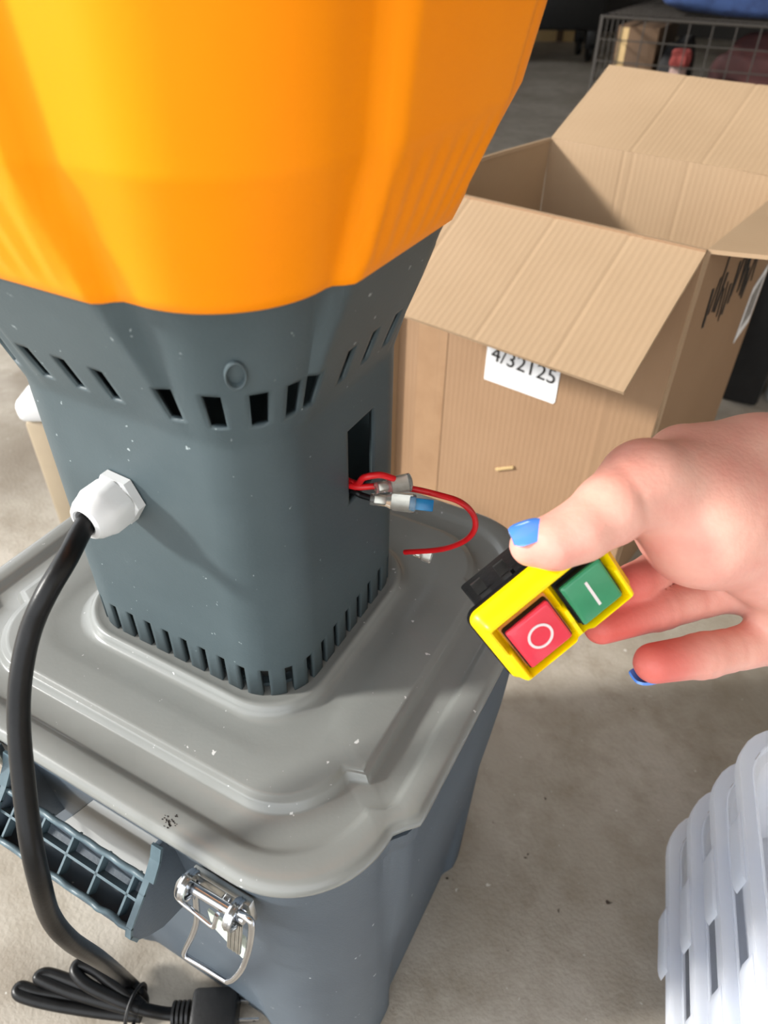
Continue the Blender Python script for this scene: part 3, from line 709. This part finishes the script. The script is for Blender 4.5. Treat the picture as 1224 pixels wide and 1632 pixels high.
# ------------------------------------------------------------------ stack of translucent totes
el = Vector((.2, -.98, 0)).normalized(); er = Vector((.98, .2, 0)).normalized(); TO = Vector((.290, .163, 0))
TSH = [0.0]
def tp(a, b, z): return TO+er*(a+TSH[0])+el*b+Z*z
def trr(d, z, r, W=.28, L=.42, n=8):
    out = []
    for (cx, cy, a0) in ((W-d-r, L-d-r, 0), (d+r, L-d-r, 90), (d+r, d+r, 180), (W-d-r, d+r, 270)):
        for k in range(n+1): a = math.radians(a0+90*k/n); out.append(tp(cx+r*math.cos(a), cy+r*math.sin(a), z))
    return out
tl_names = ['lowest translucent white tote of the nested stack resting on the concrete', 'second translucent white tote from the bottom of the nested stack', 'third translucent white tote from the bottom of the nested stack', 'topmost translucent white tote of the nested stack in the corner']
for k in range(4):
    z0 = .0015+.043*k
    TSH[0] = .0048*k
    t = thing('storage_tote', tl_names[k], 'tote', tp(.14, .21, z0), 'nested translucent totes')
    R = [trr(.030, z0, .03), trr(.028, z0+.004, .032), trr(.012, z0+.086, .042), trr(.0085, z0+.088, .044), trr(.0085, z0+.098, .044)]
    N = [trr(.0095, z0+.098, .043), trr(.0095, z0+.089, .043), trr(.0138, z0+.087, .041), trr(.030, z0+.006, .03), trr(.032, z0+.003, .028)]
    loft('tub', [r[::-1] for r in R+N], M['tote'], t, cap0=True, cap1=True, smooth=50)
    rim = [trr(.0082, z0+.0965, .044), trr(.0005, z0+.0965, .047), trr(0, z0+.095, .047), trr(0, z0+.086, .047), trr(.0014, z0+.086, .046), trr(.0014, z0+.0945, .046), trr(.0082, z0+.0945, .044), trr(.0082, z0+.0965, .044)]
    rm = loft('rim', [r[::-1] for r in rim], M['tote'], t, smooth=35)
    for b in (.115, .205, .295):
        bb = b-.004*k
        pr = [tp(-.0003, bb-.026, z0+.0935), tp(-.0026, bb-.020, z0+.0935), tp(-.0030, bb+.016, z0+.0935), tp(-.0022, bb+.020, z0+.0935), tp(-.0003, bb+.023, z0+.0935)]
        prism('rim_tab', pr, (0, 0, -1), .019, M['tote'], rm, bev=.0008)
    settle(t)

# ------------------------------------------------------------------ things behind
hr_ = Vector((RT.x, RT.y, 0)).normalized(); hf = Vector((-hr_.y, hr_.x, 0))
pc = Vector((-.492, .185, 0))+hr_*.036+hf*.02
post = thing('capped_post', 'short beige post with a white rounded cap behind the slate housing', 'post', pc)
box('post_shaft', pc+Z*.112, (.05, .045, .224), M['beige'], post, bev=.005, ax=hr_, ay=hf)
box('cap', pc+Z*.2385, (.060, .054, .030), M['white'], post, bev=.011, ax=hr_, ay=hf, seg=4)
settle(post)

c0 = Vector((.2475, 1.25, 0))
case = thing('black_case', 'tall black plastic case standing on the floor beside the cardboard carton', 'case', c0)
box('case_body', c0+Z*.2, (.075, .33, .392), M['blackp'], case, bev=.008)
for z in (.13, .27): box('case_rib', c0+Z*z, (.079, .20, .012), M['blackp'], case, bev=.003)
for s in (-1, 1): box('latch', c0+X*.039+Y*s*.10+Z*.33, (.006, .03, .05), M['blackp'], case, bev=.002)
tube('carry_handle', [c0+Y*-.06+Z*.394, c0+Y*-.055+Z*.425, c0+Y*.055+Z*.425, c0+Y*.06+Z*.394], .008, M['blackp'], case)
settle(case)
tn = pl(1275, 640, 2, 0); tin = thing('paint_tin', 'orange tin with a white lower band at the edge beside the black case', 'tin', tn)
lathe('white_band', [(.060, 0), (.062, .002), (.062, .05), (.061, .0505)], tn, Z, M['white'], tin, seg=32)
lathe('tin_body', [(.0605, .0505), (.0615, .052), (.0615, .148), (.063, .150), (.063, .155), (.058, .156), (.055, .153), (.01, .153)], tn, Z, M['orangeb'], tin, seg=32)
settle(tin)

cx0, cx1, cy0, cy1, ch = -.40, .56, 2.2, 2.85, .485
crate = thing('wire_crate', 'black wire mesh animal crate behind the cardboard carton', 'crate', ((cx0+cx1)/2, (cy0+cy1)/2, 0))
def cyl_mesh(L, r, seg=6):
    me = bpy.data.meshes.new('wire'); v = []; f = []
    for z in (0, L):
        for k in range(seg): v.append((r*math.cos(2*math.pi*k/seg), r*math.sin(2*math.pi*k/seg), z))
    for k in range(seg): f.append((k, (k+1) % seg, seg+(k+1) % seg, seg+k))
    f += [tuple(range(seg-1, -1, -1)), tuple(range(seg, 2*seg))]
    me.from_pydata(v, [], f); me.materials.append(M['blackw']); return me
WM = {}
def wire(p, d, L, r=.0019, nm='wire'):
    key = (round(L, 4), r)
    if key not in WM: WM[key] = cyl_mesh(L, r)
    o = bpy.data.objects.new(nm, WM[key]); COL.objects.link(o); o.parent = crate
    o.rotation_euler = Vector(d).to_track_quat('Z', 'Y').to_euler(); o.location = Vector(p)-crate.location
nxw, nzw, nyw = 16, 9, 10
for i in range(nxw+1):
    x = cx0+(cx1-cx0)*i/nxw; wire((x, cy0, .012), Z, ch-.012); wire((x, cy0, ch), Y, cy1-cy0)
for j in range(nzw+1):
    z = .012+(ch-.012)*j/nzw; wire((cx0, cy0-.003, z), X, cx1-cx0); wire((cx0-.003, cy0, z), Y, cy1-cy0)
for k in range(1, nyw+1):
    y = cy0+(cy1-cy0)*k/nyw; wire((cx0, y, .012), Z, ch-.012); wire((cx0, y, ch+.003), X, cx1-cx0)
for (x, y) in ((cx0, cy0), (cx1, cy0), (cx0, cy1), (cx1, cy1)): wire((x, y, 0), Z, ch+.004, .006, 'corner_post')
for (p, d, L) in (((cx0, cy0, ch), X, cx1-cx0), ((cx0, cy0, ch), Y, cy1-cy0), ((cx0, cy1, ch), X, cx1-cx0), ((cx0, cy0, .008), X, cx1-cx0), ((cx0, cy0, .008), Y, cy1-cy0)): wire(p, d, L, .0042, 'frame_rail')
tr_ = box('tray', ((cx0+cx1)/2, (cy0+cy1)/2, .016), (cx1-cx0-.03, cy1-cy0-.03, .012), M['blackp'], crate, bev=.003); tr_.matrix_parent_inverse = Matrix.Translation(crate.location).inverted()

def lump(name, c, s, m, seed, amp=.12, parent=None, flat=.5):
    bm = bmesh.new(); bmesh.ops.create_icosphere(bm, subdivisions=4, radius=1); rn = random.Random(seed); ph = [rn.uniform(0, 6) for _ in range(6)]
    for v in bm.verts:
        p = v.co.copy()
        q = Vector([math.copysign(abs(a)**flat, a) for a in p]); q *= 1+amp*(math.sin(p.x*4+ph[0])*math.sin(p.y*5+ph[1])+.5*math.sin(p.y*9+p.z*7+ph[2]))
        q.z = max(-.93, q.z)
        v.co = Vector(c)+Vector((q.x*s[0], q.y*s[1], (q.z+.93)*s[2]))
    return bmobj(name, bm, m, parent, 60)
tag(lump('folded_jeans', (.10, 2.46, .494), (.40, .22, .055), M['denim'], 3, .08), 'folded blue denim jeans lying on top of the wire crate', 'jeans')
tag(lump('dark_cushion', (-.215, 2.47, .024), (.042, .12, .205), M['dark'], 5, .06), 'dark grey cushion leaning inside the wire crate', 'cushion')
tag(lump('maroon_blanket', (.06, 2.47, .024), (.17, .13, .215), M['maroon'], 6, .08), 'maroon blanket bundled inside the right half of the wire crate', 'blanket')
ib = thing('small_carton', 'small brown carton inside the wire crate near its left corner', 'carton', (-.30, 2.5, .024))
box('carton_body', (-.325, 2.5, .024+.215), (.12, .3, .43), M['brownbox'], ib, bev=.002); box('paper_strip', (-.365, 2.3495, .24), (.025, .0008, .42), M['tan'], ib); settle(ib)
toy = thing('plush_toy', 'small red and white soft toy behind the crate wires', 'toy', (.0, 2.33, .28)); toy.location = (-.175, 2.26, .024)
lump('toy_body', (-.175, 2.26, .024), (.024, .022, .185), mat('pale_plush', (150, 125, 118), .9), 11, .1, toy); lump('toy_scarf', (-.172, 2.25, .375), (.026, .024, .022), mat('red_plush', (112, 44, 40), .9), 12, .15, toy); settle(toy)

k0 = pl(880, 92, 2, 0)
cart = thing('black_cart', 'black wheeled cart standing on the far floor beyond the carton', 'cart', k0)
box('cart_body', k0+Z*.42, (.50, .42, .50), M['blackp'], cart, bev=.02, ax=hr_, ay=hf)
for sx in (-1, 1):
    for sy in (-1, 1):
        lg = box('leg', k0+hr_*sx*.20+hf*sy*.16+Z*.13, (.07, .05, .12), M['blackp'], cart, bev=.008, ax=hr_, ay=hf)
        lathe('caster', [(.02, -.016), (.05, -.014), (.052, 0), (.05, .014), (.02, .016)], k0+hr_*sx*.20+hf*sy*.16+Z*.052, hr_, M['rubber'], lg, seg=20)
settle(cart)
k1 = pl(893, 68, 2, 0)
fc = thing('tan_carton', 'tan carton on the floor behind the legs of the black cart', 'carton', k1)
box('carton_body', k1+hf*.2+Z*.16, (.45, .3, .32), M['tan'], fc, bev=.004, ax=hr_, ay=hf); box('tape_strip', k1+hf*.0495+Z*.16, (.05, .001, .318), M['brownbox'], fc, ax=hr_, ay=hf); settle(fc)
